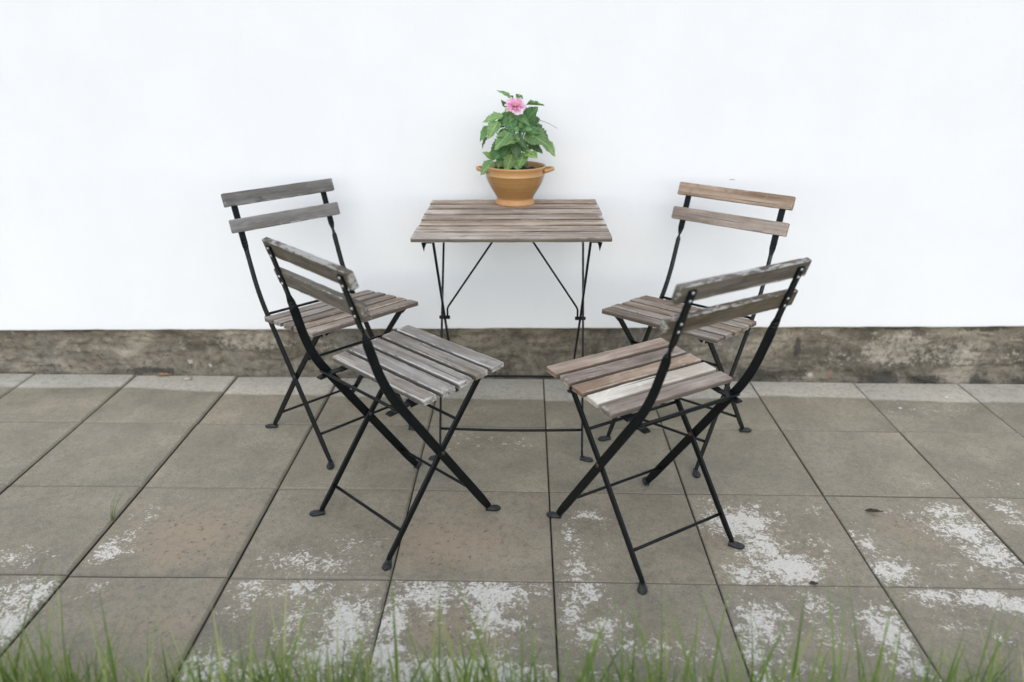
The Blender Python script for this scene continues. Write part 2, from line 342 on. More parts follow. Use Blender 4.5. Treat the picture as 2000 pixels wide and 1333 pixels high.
# ------------------------------------------------------------------ ground and pavement
TILE=0.39696; X0=0.08062; WALL_Y=0.004
me=make_mesh('ground',[(-60,-60,-0.03),(60,-60,-0.03),(60,0.3,-0.03),(-60,0.3,-0.03)],[(0,1,2,3)],ground_mat)
tag(link('ground',me),kind='structure')
NC0,NC1,NR=-8,7,4
mb=MB(); xa,xb=X0+NC0*TILE-0.01,X0+NC1*TILE+0.01; ya,yb=-NR*TILE-0.004,0.0
mb.add([(xa,ya,-0.028),(xb,ya,-0.028),(xb,yb+0.05,-0.028),(xa,yb+0.05,-0.028),(xa,ya,-0.011),(xb,ya,-0.011),(xb,yb+0.05,-0.011),(xa,yb+0.05,-0.011)],
       [(4,5,6,7),(0,4,7,3),(1,2,6,5),(0,1,5,4),(2,3,7,6)])
pave=tag(mb.build('pavement',bed_mat),kind='structure')
LICHEN = [(-1.284,-1.13,0.058,0.036,0.5),(-1.221,-1.114,0.032,0.021,0.4),(-1.058,-1.104,0.029,0.041,0.8),(-1.048,-1.039,0.034,0.04,0.5),(-1.036,-0.934,0.035,0.048,0.4),(-0.989,-1.092,0.02,0.017,0.4),(-0.551,-1.124,0.077,0.041,0.5),(-0.482,-1.142,0.064,0.04,0.6),(-0.424,-1.047,0.067,0.033,0.35),(-0.615,-1.105,0.026,0.021,0.4),(0.187,-0.912,0.04,0.024,0.7),(0.128,-1.012,0.02,0.056,0.7),(0.149,-1.066,0.033,0.032,0.5),(0.144,-1.148,0.038,0.035,0.7),(0.223,-1.054,0.02,0.065,0.35),(0.591,-0.932,0.084,0.072,0.9),(0.546,-0.884,0.036,0.038,0.5),(0.629,-1.044,0.067,0.076,0.8),(0.669,-1.126,0.077,0.056,0.95),(0.561,-1.148,0.063,0.039,0.7),(0.766,-1.03,0.04,0.033,0.45),(0.833,-0.877,0.036,0.025,0.3),(0.904,-1.016,0.024,0.049,0.7),(0.921,-1.13,0.051,0.044,0.9),(1.192,-0.869,0.058,0.038,0.7),(1.185,-0.965,0.069,0.058,0.8),(1.217,-1.052,0.066,0.075,0.8),(1.229,-1.143,0.038,0.035,0.6),(1.092,-0.871,0.086,0.03,0.35),(1.093,-1.117,0.051,0.03,0.4),(0.974,-0.946,0.042,0.035,0.25),(1.372,-0.865,0.036,0.063,0.6),(-1.153,-1.271,0.084,0.053,0.75),(-1.148,-1.356,0.046,0.064,0.9),(-1.15,-1.225,0.049,0.022,0.5),(-1.005,-1.24,0.024,0.018,0.5),(-1.033,-1.268,0.036,0.014,0.3),(-0.633,-1.232,0.049,0.046,0.6),(-0.651,-1.286,0.036,0.052,0.4),(-0.51,-1.229,0.073,0.037,0.6),(-0.386,-1.347,0.052,0.089,0.9),(-0.503,-1.3,0.035,0.068,0.5),(-0.414,-1.426,0.077,0.074,0.8),(-0.656,-1.489,0.064,0.041,0.9),(-0.528,-1.413,0.044,0.045,0.35),(-0.545,-1.5,0.106,0.034,0.7),(-0.437,-1.504,0.084,0.034,0.8),(-0.226,-1.241,0.085,0.045,0.8),(-0.068,-1.238,0.073,0.045,0.9),(-0.285,-1.329,0.029,0.066,0.85),(-0.078,-1.291,0.041,0.086,0.9),(-0.029,-1.34,0.058,0.032,0.6),(0.017,-1.217,0.049,0.028,0.5),(-0.196,-1.293,0.047,0.034,0.5),(-0.301,-1.438,0.044,0.058,0.8),(-0.122,-1.488,0.191,0.039,1.0),(-0.039,-1.418,0.044,0.03,0.5),(0.033,-1.386,0.022,0.031,0.4),(0.163,-1.232,0.037,0.054,0.7),(0.122,-1.303,0.029,0.084,0.6),(0.182,-1.351,0.069,0.04,0.6),(0.139,-1.399,0.067,0.03,0.4),(0.271,-1.411,0.066,0.045,0.5),(0.357,-1.424,0.055,0.044,0.4),(0.154,-1.485,0.064,0.028,0.5),(0.548,-1.327,0.046,0.066,0.8),(0.504,-1.406,0.033,0.075,0.7),(0.593,-1.293,0.035,0.034,0.5),(0.693,-1.273,0.036,0.043,0.7),(0.773,-1.219,0.018,0.027,0.3),(0.824,-1.353,0.046,0.08,0.9),(0.823,-1.428,0.033,0.059,0.8),(0.681,-1.371,0.045,0.031,0.5),(0.584,-1.462,0.086,0.035,0.5),(0.495,-1.478,0.064,0.028,0.6),(0.989,-1.223,0.061,0.027,0.8),(1.094,-1.23,0.073,0.032,0.9),(1.163,-1.254,0.036,0.035,0.8),(0.989,-1.317,0.058,0.033,0.3),(1.075,-1.347,0.046,0.032,0.3),(-0.254,-0.459,0.068,0.106,0.22),(-0.032,-0.515,0.1,0.051,0.28),(1.427,-0.731,0.038,0.028,0.5),(1.32,-0.691,0.023,0.018,0.4),(1.129,-0.724,0.061,0.017,0.3),(-0.221,-0.228,0.111,0.075,0.2),(1.463,-0.226,0.147,0.082,0.2),(-0.881,-0.576,0.098,0.049,0.12)]
STAIN = [(-0.873,-1.035,0.161,0.133,1),(-0.197,-1.042,0.201,0.132,0.9),(1.047,-0.968,0.11,0.116,0.7),(0.306,-1.073,0.105,0.127,0.4),(-0.823,-1.357,0.206,0.096,0.6),(-0.155,-1.358,0.137,0.096,0.8),(0.32,-1.379,0.09,0.078,0.5),(0.653,-1.387,0.134,0.077,0.5),(-0.521,-0.981,0.083,0.058,0.4),(0.955,-0.531,0.198,0.133,0.35),(-0.497,-0.692,0.093,0.089,0.25),(0.381,-1.297,0.106,0.068,0.4)]

DRYK=[(-2.6,0.128),(-1.77,0.126),(-1.46,0.118),(-1.10,0.155),(-0.95,0.162),(-0.04,0.192),(0.3,0.185),(0.98,0.135),(1.28,0.148),(1.73,0.165),(2.6,0.16)]
def dry_edge(x):
    for (a,da),(b,db) in zip(DRYK,DRYK[1:]):
        if x<=b:
            return da+(db-da)*smoothstep(a,b,x)
    return 0.16
def slab(i,j):
    rng=random.Random(i*91+j*13+5)
    cx,cy=X0+(i+0.5)*TILE, -(j+0.5)*TILE
    gap=0.0034 if i>=-1 else 0.0030
    hw=TILE/2-gap/2; ch=0.0026 if i>=-1 else 0.0062; n=26 if (j>=2 or j==0) else 12
    top=0.0
    hw2=hw-ch
    xs=[-hw2+2*hw2*k/n for k in range(n+1)]
    ys=list(xs)
    if j==0:   # finer rows near the wall for the drip line; slab is cut to the wall line
        ys=[-hw2+2*hw2*k/40 for k in range(41)]
    blobs=[b for b in LICHEN if abs(b[0]-cx)<TILE/2 and abs(b[1]-cy)<TILE/2]
    stains=[b for b in STAIN if abs(b[0]-cx)<TILE/2+0.1 and abs(b[1]-cy)<TILE/2+0.1]
    # slight settling
    tx=rng.uniform(-0.0012,0.0012)+(0.0024 if i<=-2 else 0.0); ty=rng.uniform(-0.001,0.001); dz=rng.uniform(-0.0008,0.0008); warm=rng.uniform(0.12,0.42) if j>=2 else rng.uniform(0,.12)
    hz=lambda x,y: dz+tx*x/hw+ty*y/hw+0.0004*fbm((cx+x)*9,(cy+y)*9,3.1,3)
    vs=[];A={'lichen':[],'stain':[],'dry':[],'rim':[]}
    def put(x,y,z,rim=0.0):
        wx,wy=cx+x,cy+y
        vs.append((x,y,z))
        l=0.0
        for bx,by,rx,ry,d in blobs:
            q=((wx-bx)/(rx*1.15))**2+((wy-by)/(ry*1.15))**2
            if q<4: l=max(l,d*math.exp(-q*0.75))
        s=warm
        for bx,by,rx,ry,d in stains:
            q=((wx-bx)/rx)**2+((wy-by)/ry)**2
            if q<6: s=max(s,d*math.exp(-q*0.8))
        A['lichen'].append(l); A['stain'].append(s); A['rim'].append(rim)
        e=dry_edge(wx)+0.007*fbm(wx*6,i*3.7,0,3)+rng_off[j]
        A['dry'].append(1.0-smoothstep(-0.006,0.006,-wy-e) if j==0 else 0.0)
    rng_off={k:rng.uniform(-0.004,0.004) for k in range(8)}
    nx,ny=len(xs),len(ys)
    for y in ys:
        for x in xs: put(x,y,hz(x,y))
    fs=[(b*nx+a,b*nx+a+1,(b+1)*nx+a+1,(b+1)*nx+a) for b in range(ny-1) for a in range(nx-1)]
    ring=[(a,0) for a in range(nx)]+[(nx-1,b) for b in range(1,ny)]+[(a,ny-1) for a in range(nx-2,-1,-1)]+[(0,b) for b in range(ny-2,0,-1)]
    top_ids=[b*nx+a for a,b in ring]; m=len(ring)
    prev=top_ids
    for (o,zz,rm) in ((ch,-ch*0.9,1.0),(ch,-0.0095,1.0)):
        cur=[]
        for a,b in ring:
            x,y=xs[a],ys[b]; sx=-1 if a==0 else (1 if a==nx-1 else 0); sy=-1 if b==0 else (1 if b==ny-1 else 0)
            cur.append(len(vs)); put(x+sx*o,y+sy*o,hz(x,y)+zz,rm)
        fs+=[(prev[k],cur[k],cur[(k+1)%m],prev[(k+1)%m]) for k in range(m)]
        prev=cur
    me=make_mesh('paving_slab',vs,fs,slab_mat,A,False)
    link('paving_slab',me,pave,(cx,cy,0))
for j in range(NR):
    for i in range(NC0,NC1): slab(i,j)

# ------------------------------------------------------------------ house wall
wall=empty('house_wall',(0,0,0)); tag(wall,'white plastered house wall with a stained old mortar plinth below','wall')
def edge_z(x): return 0.2100+0.0151*x      # lower edge of the plaster (the terrace falls to the right)
X1,X2=-7.0,7.0
vs=[];n=700
for k in range(n+1):
    x=X1+(X2-X1)*k/n; j=0.0022*fbm(x*7,1.7,0,4)+0.0012*fbm(x*40,4.7,0,2)
    z=edge_z(x)+0.003+j
    vs+=[(x,0.25,z-0.002),(x,-0.0085+0.001*fbm(x*20,9,0,2),z-0.0015),(x,-0.0125,z+0.003),(x,-0.013,z+0.02),(x,-0.013,3.2),(x,0.25,3.2)]
fs=[]
for k in range(n):
    for q in range(5): a=k*6+q; fs.append((a,a+6,a+7,a+1))
fs.append((0,1,2,3,4,5)); fs.append(tuple(n*6+q for q in (5,4,3,2,1,0)))
link('plaster',make_mesh('plaster',vs,fs,plaster_mat,None,False),wall)
# plinth: lumpy old mortar, one displaced sheet with depth
PV=[];PA={k:[] for k in ('pale','dark','ochre','splash')}
pxs=[-7+0.05*k for k in range(94)]; pxs=[x for x in pxs if x<-2.3]+[-2.3+0.0085*k for k in range(542)]+[2.31+0.05*k for k in range(95)]
NZ=28
def gb(x,z,L):
    s=0.0
    for bx,bz,rx,rz,d in L:
        q=((x-bx)/rx)**2+((z-bz)/rz)**2
        if q<5: s=max(s,d*math.exp(-q*0.9))
    return s
# features in metres along the wall (x) and up (z)
PALE=[(-1.05,0.14,0.22,0.05,.75),(-1.30,0.13,0.06,0.05,.5),(-1.62,0.12,0.18,0.04,.35),(-1.95,0.16,0.06,0.04,.45),(-0.75,0.12,0.16,0.05,.5),
      (0.25,0.12,0.25,0.06,.35),(-0.2,0.08,0.2,0.06,.3),(1.42,0.14,0.18,0.09,.75),(1.62,0.12,0.20,0.08,.65),(1.2,0.10,0.12,0.06,.5),(1.87,0.10,0.12,0.07,.5),(0.75,0.13,0.16,0.07,.4),(0.45,0.09,0.1,0.05,.35),(-1.75,0.09,0.15,0.05,.4)]
DARK=[(-1.72,0.185,0.12,0.018,.8),(-1.55,0.14,0.06,0.05,.4),(-1.38,0.10,0.09,0.08,.5),(-1.19,0.13,0.07,0.07,.45),(-1.45,0.02,0.14,0.02,.7),(-1.85,0.03,0.12,0.02,.5),(-0.75,0.185,0.05,0.03,.7),
      (-0.30,0.17,0.09,0.04,.6),(-0.10,0.04,0.14,0.05,.55),(0.0,0.15,0.05,0.05,.4),(0.40,0.15,0.05,0.03,.5),(0.75,0.10,0.06,0.06,.4),(0.92,0.03,0.14,0.03,.75),(1.05,0.04,0.10,0.03,.6),(1.38,0.025,0.09,0.028,.8),(1.55,0.02,0.08,0.025,.7),(1.72,0.22,0.10,0.02,.7),(1.75,0.03,0.07,0.035,.6),(1.04,0.14,0.02,0.05,.9),(1.92,0.02,0.08,0.03,.6),(1.40,0.222,0.06,0.012,.9)]
OCH=[(-1.66,0.03,0.02,0.03,.8),(-1.08,0.17,0.03,0.02,.6),(-0.55,0.05,0.1,0.04,.6),(1.03,0.19,0.02,0.03,.9),(1.12,0.05,0.05,0.05,.6),(1.18,0.03,0.02,0.04,.9),(1.32,0.05,0.08,0.02,.6),(1.52,0.05,0.1,0.02,.55),(1.80,0.05,0.05,0.04,.6),(1.62,0.16,0.015,0.05,.6),(0.3,0.02,0.2,0.015,.4),(-0.35,0.09,0.06,0.03,.4)]
SPL=[(-1.29,0.056,0.016,0.016,1.0),(-1.275,0.035,0.010,0.010,.8),(-1.215,0.04,0.010,0.017,.9),(-1.445,0.045,0.010,0.012,.7),(-1.40,0.05,0.007,0.010,.8),(-1.66,0.03,0.006,0.006,.8),(-1.52,0.18,0.012,0.02,.55),(-1.545,0.185,0.008,0.014,.5),(1.105,0.03,0.020,0.014,1.0),(1.13,0.20,0.012,0.01,.8),(1.115,0.16,0.008,0.02,.6),(1.22,0.07,0.006,0.01,.8),(1.30,0.17,0.05,0.01,.35),(1.50,0.18,0.01,0.006,.7)]
for x in pxs:
    for k in range(NZ+1):
        zt=edge_z(x)+0.008; z=-0.02+(zt+0.02)*k/NZ
        d=0.008*fbm(x*2.2,z*5,2.0,4)+0.005*fbm(x*11,z*17,5.0,4)+0.0018*fbm(x*60,z*60,8.0,3)
        # chipped hollows and flaked steps
        c=fbm(x*5.0+9,z*12,1.0,3); d-=0.009*smoothstep(0.18,0.26,c)
        d-=0.010*gb(x,z,DARK)*smoothstep(-0.2,0.3,fbm(x*25,z*25,3,3)); d+=0.004*smoothstep(0.3,0.5,gb(x,z,PALE))
        d+=0.010*smoothstep(0.05,0.0,z)*(0.5+0.5*fbm(x*9,2,0,3))
        PV.append((x,WALL_Y+0.004-max(-0.02,min(0.012,d)),z))
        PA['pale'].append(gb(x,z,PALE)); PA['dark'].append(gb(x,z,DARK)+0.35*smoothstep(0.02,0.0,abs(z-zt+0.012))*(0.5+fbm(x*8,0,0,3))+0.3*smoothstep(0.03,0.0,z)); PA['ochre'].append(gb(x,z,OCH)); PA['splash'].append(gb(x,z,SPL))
m=NZ+1
PF=[(a*m+b,(a+1)*m+b,(a+1)*m+b+1,a*m+b+1) for a in range(len(pxs)-1) for b in range(NZ)]
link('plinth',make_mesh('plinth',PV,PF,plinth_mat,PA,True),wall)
# a chip in the plaster above the right chair
mb=MB(); ang=[k*2*math.pi/9 for k in range(9)]; rr=random.Random(3)
mb.add([(0.721+0.011*math.cos(a)*rr.uniform(.6,1.2),-0.0140,0.7735+0.0022*math.sin(a)*rr.uniform(.5,1.3)) for a in ang]+[(0.721,-0.0146,0.7735)],[(k,(k+1)%9,9) for k in range(9)])
mb.build('plaster_crumb',plain('grey_mortar',(0.42,0.42,0.41),0.9),wall)

# ------------------------------------------------------------------ wooden slats
def slat_mesh(L,Wd,T,seed,mat,name,top_worn=False,gap_shade=False):
    rng=random.Random(seed); r=0.0022; ins=0.0055
    a,b=Wd/2,T/2
    prof=[(-a+ins,b,0),(-a+r,b,.8),(-a+r*0.3,b-r*0.3,1),(-a,b-r,.4),(-a,0,0),(-a,-b+r,.4),(-a+r*0.3,-b+r*0.3,1),(-a+r,-b,.8),(-a+ins,-b,0),
          (a-ins,-b,0),(a-r,-b,.8),(a-r*0.3,-b+r*0.3,1),(a,-b+r,.4),(a,0,0),(a,b-r,.4),(a-r*0.3,b-r*0.3,1),(a-r,b,.8),(a-ins,b,0)]
    n=22; xs=[-L/2]+[-L/2+0.002]+[-L/2+L*k/n for k in range(1,n)]+[L/2-0.002]+[L/2]
    vs=[];ed=[];sd=[];s=rng.uniform(0,50); bow=rng.uniform(-0.0012,0.0012); tw=rng.uniform(-0.03,0.03); k=len(prof)
    for xi,x in enumerate(xs):
        sc=0.93 if xi in(0,len(xs)-1) else 1.0
        z0=bow*(1-(2*x/L)**2); t=tw*x
        for pi_,(y,z,e) in enumerate(prof):
            j=0.0009*fbm(x*30+s,y*60,pi_*0.01,3) if e else 0.0
            yy=y*(sc if abs(y)>a-0.004 else 1)+j*(1 if y>0 else -1)*0.7; zz=z*(0.86 if sc<1 else 1)+j*(1 if z>0 else -1)
            vs.append((x,yy-t*zz,zz+t*yy+z0)); ed.append(max(float(e), 0.75 if (top_worn and y>a-0.0001) else 0.0) if 1<xi<len(xs)-2 else 0.7)
            sd.append(0.0 if top_worn else (1.0 if abs(y)>a-0.0001 and z<b-0.004 else (0.45 if abs(y)>a-0.0001 else 0.0)))  # mask for the gap shade painted on the slat sides
    fs=[]
    for i in range(len(xs)-1):
        for j in range(k): fs.append((i*k+j,i*k+(j+1)%k,(i+1)*k+(j+1)%k,(i+1)*k+j))
    fs.append(tuple(range(k))); fs.append(tuple(reversed([(len(xs)-1)*k+j for j in range(k)])))
    fs=[tuple(reversed(f)) for f in fs]
    if gap_shade:  # deepens the painted gap shade along both long edges, unevenly
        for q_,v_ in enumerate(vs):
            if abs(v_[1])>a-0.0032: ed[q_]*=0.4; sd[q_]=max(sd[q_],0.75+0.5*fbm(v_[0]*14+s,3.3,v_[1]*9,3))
    return make_mesh(name,vs,fs,mat,{'edge':ed,'side':sd},False)

# ------------------------------------------------------------------ folding chair
CH=dict(hw=.195,sd=.279,hf=.4524,hr=.4302,yt=-.4395,zt=.7857,al=.3214,gap=.0808,sh=.0412,wb=.1585,yb=-.3139,zb=.4203,yp=-.1913,zp=.2455)
def dome(mb,c,nrm,r,h,n=8):
    nrm=Vector(nrm).normalized(); u=nrm.orthogonal().normalized(); w=nrm.cross(u); c=Vector(c)
    vs=[];fs=[]
    for (rr_,hh) in ((r,0),(r*0.92,h*0.5),(r*0.55,h*0.95)):
        vs+=[c+u*math.cos(2*math.pi*k/n)*rr_+w*math.sin(2*math.pi*k/n)*rr_+nrm*hh for k in range(n)]
    vs.append(c+nrm*h)
    for i in range(2):
        fs+=[(i*n+k,i*n+(k+1)%n,(i+1)*n+(k+1)%n,(i+1)*n+k) for k in range(n)]
    fs+=[(2*n+k,2*n+(k+1)%n,3*n) for k in range(n)]
    mb.add(vs,fs)
def foot_mesh(ankle,direction,name='foot',L=0.031,Wd=0.0235,T=0.0075):
    """flattened rounded pad lying on the slab, leaving the ankle"""
    d=Vector(direction).normalized(); s=Vector((0,0,1)).cross(d); a=Vector(ankle)
    prof=[(-0.009,0.0065,0.0105),(-0.002,0.0078,0.010),(0.007,0.0100,0.009),(0.015,Wd/2,0.0085),(0.023,Wd/2*0.97,0.0080),(L-0.002,Wd/2*0.66,0.0066),(L+0.002,Wd/2*0.25,0.005)]
    vs=[];fs=[]
    for x,w,h in prof:
        p=a+d*x
        for (sy,z) in ((-1,0.0006),(-1,h*0.7),(-0.72,h),(0.72,h),(1,h*0.7),(1,0.0006)):
            vs.append(Vector((p.x,p.y,0))+s*(w*sy)+Vector((0,0,z)))
    k=6
    for i in range(len(prof)-1):
        for j in range(k): fs.append((i*k+j,i*k+(j+1)%k,(i+1)*k+(j+1)%k,(i+1)*k+j))
    fs.append(tuple(range(k))); fs.append(tuple(reversed([(len(prof)-1)*k+j for j in range(k)])))
    return make_mesh(name,vs,[tuple(reversed(f)) for f in fs],steel_worn,None,True)
def rod(p,q,d,mat,parent,name='crossbar',sag=0.0,n=2):
    mb=MB(); p=Vector(p); q=Vector(q); pts=[p.lerp(q,k/n)+Vector((0,0,-sag*math.sin(math.pi*k/n))) for k in range(n+1)]
    sweep(mb,pts,(0,0.3,1),d,d,True,8); return mb.build(name,mat,parent,True)
def chair(loc,rz,seat_mats,back_mats,label,seed,twist=0.0):
    q=CH; root=empty('folding_chair',loc,rz)
    tag(root,label,'chair','folding garden chairs round the small table')
    rng=random.Random(seed)
    # seat slats
    pitch=q['sd']/5; sw=pitch-0.0128; T=0.0145; tilt=math.atan2(q['hf']-q['hr'],q['sd'])
    for k in range(5):
        y=-(k+0.5)*pitch; z=q['hf']+(q['hr']-q['hf'])*((k+0.5)/5)-T/2
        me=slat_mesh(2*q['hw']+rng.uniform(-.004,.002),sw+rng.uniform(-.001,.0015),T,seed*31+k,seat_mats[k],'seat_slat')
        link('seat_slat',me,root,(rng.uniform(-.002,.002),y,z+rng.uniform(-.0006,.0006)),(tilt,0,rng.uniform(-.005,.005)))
    # back slats
    dn=Vector((0,math.sin(q['al']),-math.cos(q['al']))); nf=Vector((0,math.cos(q['al']),math.sin(q['al']))); topp=Vector((0,q['yt'],q['zt'])); BT=0.0155
    for k in range(2):
        c=topp+dn*(k*q['gap']+q['sh']/2)-nf*BT/2
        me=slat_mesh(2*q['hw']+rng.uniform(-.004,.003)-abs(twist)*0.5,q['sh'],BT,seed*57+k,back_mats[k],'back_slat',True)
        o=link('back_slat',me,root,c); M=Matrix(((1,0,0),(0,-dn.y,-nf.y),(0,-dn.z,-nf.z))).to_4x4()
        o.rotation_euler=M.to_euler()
        if twist:
            o.matrix_basis=Matrix.Translation(c+Vector((0.003,twist*(0.5-0.12*k),0)))@Matrix.Rotation(-math.atan(twist*(1-.25*k)/0.317),4,'Z')@M
    # uprights that bend below the seat and run on to the front feet
    ank=Vector((0,-0.031,0.010)); bend=Vector((0,q['yb']-0.004,q['zb']))
    base=topp-nf*(BT+0.0028)
    prof=[(base+dn*s,0.0) for s in (0.010,0.05,0.10,0.132,0.145)]
    for s,tw in ((0.155,.2),(0.165,.5),(0.175,.8),(0.186,1.0)): prof.append((base+dn*s,tw))
    P0=base+dn*0.25; P1=base+dn*0.352
    B=[]
    for k in range(11):       # smooth bend by a cubic
        t=k/10; a=P0; b=base+dn*0.345; c=bend+Vector((0,-0.001,0.004)); d=bend.lerp(ank,0.24)
        B.append((a*(1-t)**3+b*3*t*(1-t)**2+c*3*t*t*(1-t)+d*t**3,1.0))
    prof+=B+[(bend.lerp(ank,f),1.0) for f in (0.45,0.7,0.9,0.97)]+[(ank,1.0)]
    for sg in (-1,1):
        xo=sg*(q['wb']+0.0015)
        tl=twist if sg<0 else 0.0
        pts=[p+Vector((xo+(0.003 if twist and p.z>.6 else 0),tl*smoothstep(.44,.80,p.z)**0.6,0)) for p,_ in prof]; wd=[]; N=len(pts)
        for i,(p,tw) in enumerate(prof):
            tg=(pts[min(i+1,N-1)]-pts[max(i-1,0)]).normalized(); inpl=Vector((1,0,0)).cross(tg)*-sg
            wd.append(Vector((1,0,0))*math.cos(tw*math.pi/2)+inpl*math.sin(tw*math.pi/2))
        wv=[0.020 if tw<0.01 else (0.019 if tw<1 else 0.0235) for _,tw in prof]; wv[-1]=0.017; wv[-2]=0.020
        tv=[0.0055]*N
        mb=MB(); sweep(mb,pts,wd,wv,tv)
        up=mb.build('upright',steel,root)
        for k in range(2):
            for f in (0.26,0.74):
                mb=MB(); dome(mb,topp+dn*(k*q['gap']+q['sh']*f+0.004*(k==0))-nf*(BT+0.0055)+Vector((xo+(0.003 if twist else 0),tl*(1-.22*k),0)),-nf,0.0036,0.0022)
                mb.build('screw',screw_mat,up,True)
        link('foot',foot_mesh((xo,ank.y,0),(sg*0.75,1.0,0)),up)
        # seat legs inside the uprights
        xi=sg*(q['wb']-0.0062)
        A=Vector((xi,-0.038,q['hf']-0.019)); P=Vector((xi,q['yp'],q['zp'])); F=Vector((xi,-0.372,0.010))
        pts=[A,A.lerp(P,0.5),P,P.lerp(F,0.5),P.lerp(F,0.85),F+Vector((0,0.006,0.010)),F]
        mb=MB(); nrm=(P-A).normalized().cross(Vector((1,0,0)))
        sweep(mb,pts,nrm,[0.018]*5+[0.016,0.014],0.0065); lg=mb.build('seat_leg',steel,root)
        link('foot',foot_mesh((xi,F.y,0),(sg*0.8,-1.0,0)),lg)
        # pivot rivet
        mb=MB(); dome(mb,(xo+sg*0.0026,q['yp'],q['zp']),(sg,0,0),0.0065,0.003); dome(mb,(xi-sg*0.003,q['yp'],q['zp']),(-sg,0,0),0.006,0.003)
        mb.build('pivot_rivet',steel_rust if seed==3 else steel_worn,lg,True)
        # seat rail: angle iron under the slats, with a hook plate behind
        xr=sg*0.1405; zf=q['hf']-T-0.001
        mb=MB()
        def zr(y): return q['hf']+(q['hr']-q['hf'])*(-y/q['sd'])-T-0.002
        sweep(mb,[(xr,y,zr(y)) for y in (-0.016,-0.10,-0.20,-0.277)],(1,0,0),0.019,0.003)
        sweep(mb,[(xr+sg*0.008,y,zr(y)-0.008) for y in (-0.030,-0.15,-0.277)],(0,0,1),0.013,0.003)
        # small flange at the front
        mb.add([(xr-0.010,-0.014,zr(0)-0.0005),(xr+0.010,-0.014,zr(0)-0.0005),(xr,-0.020,zr(0)-0.014),(xr-0.010,-0.018,zr(0)-0.0005),(xr+0.010,-0.018,zr(0)-0.0005),(xr,-0.024,zr(0)-0.014)],[(0,2,1),(3,4,5),(0,1,4,3),(1,2,5,4),(2,0,3,5)])
        mb.build('seat_rail',steel,root)
        mb=MB(); xh=sg*0.1475
        sweep(mb,[(xr,-0.272,zr(-0.272)-0.0025),(xh,-0.30,zr(-.29)-0.004),(xh,-0.335,zr(-.33)-0.005),(xh,-0.344,zr(-.33)-0.006)],(1,0,0),[0.018,0.022,0.022,0.019],0.0045)
        mb.build('hook_plate',steel,root)
    wb=q['wb']
    # cross rods
    f=0.80; p=bend.lerp(ank,f+0.02); rod((-wb,p.y,p.z),(wb,p.y,p.z),0.0085,steel,root)
    p=Vector((0,q['yp'],q['zp'])).lerp(Vector((0,-0.372,0.010)),0.74); rod((-wb+.006,p.y,p.z),(wb-.006,p.y,p.z),0.0085,steel,root)
    A=Vector((0,-0.038,q['hf']-0.019)); p=Vector((0,q['yp'],q['zp'])).lerp(A,0.38); rod((-wb+.006,p.y,p.z),(wb-.006,p.y,p.z),0.0085,steel,root)
    for (dy,dz) in ((-0.011,-0.004),(0.010,-0.022)):
        rod((-wb,bend.y+dy,bend.z+dz),(wb,bend.y+dy,bend.z+dz),0.0085,steel,root)
    return root
chair((-.4576,-.5611,0.001),-2.3167,[wood_mid]*5,[wood_backgrey]*2,
      'grey backed folding chair left of the table, nearest the white wall, facing right',1)
chair((-.1848,-.7564,0.001),-.7603,[wood_grey]*5,[wood_dark]*2,
      'front left folding chair seen from behind, grey flaking seat slats',2,0.016)
chair((.2193,-.8083,0.001),.5743,[wood_brown,wood_brown,wood_brown,wood_white,wood_brown],[wood_dark]*2,
      'front right folding chair with one bleached white seat slat among brown ones',3)
chair((.386,-.6006,0.001),2.4532,[wood_mid]*5,[wood_brown]*2,
      'brown backed folding chair at the back right of the table, facing the viewer',4)

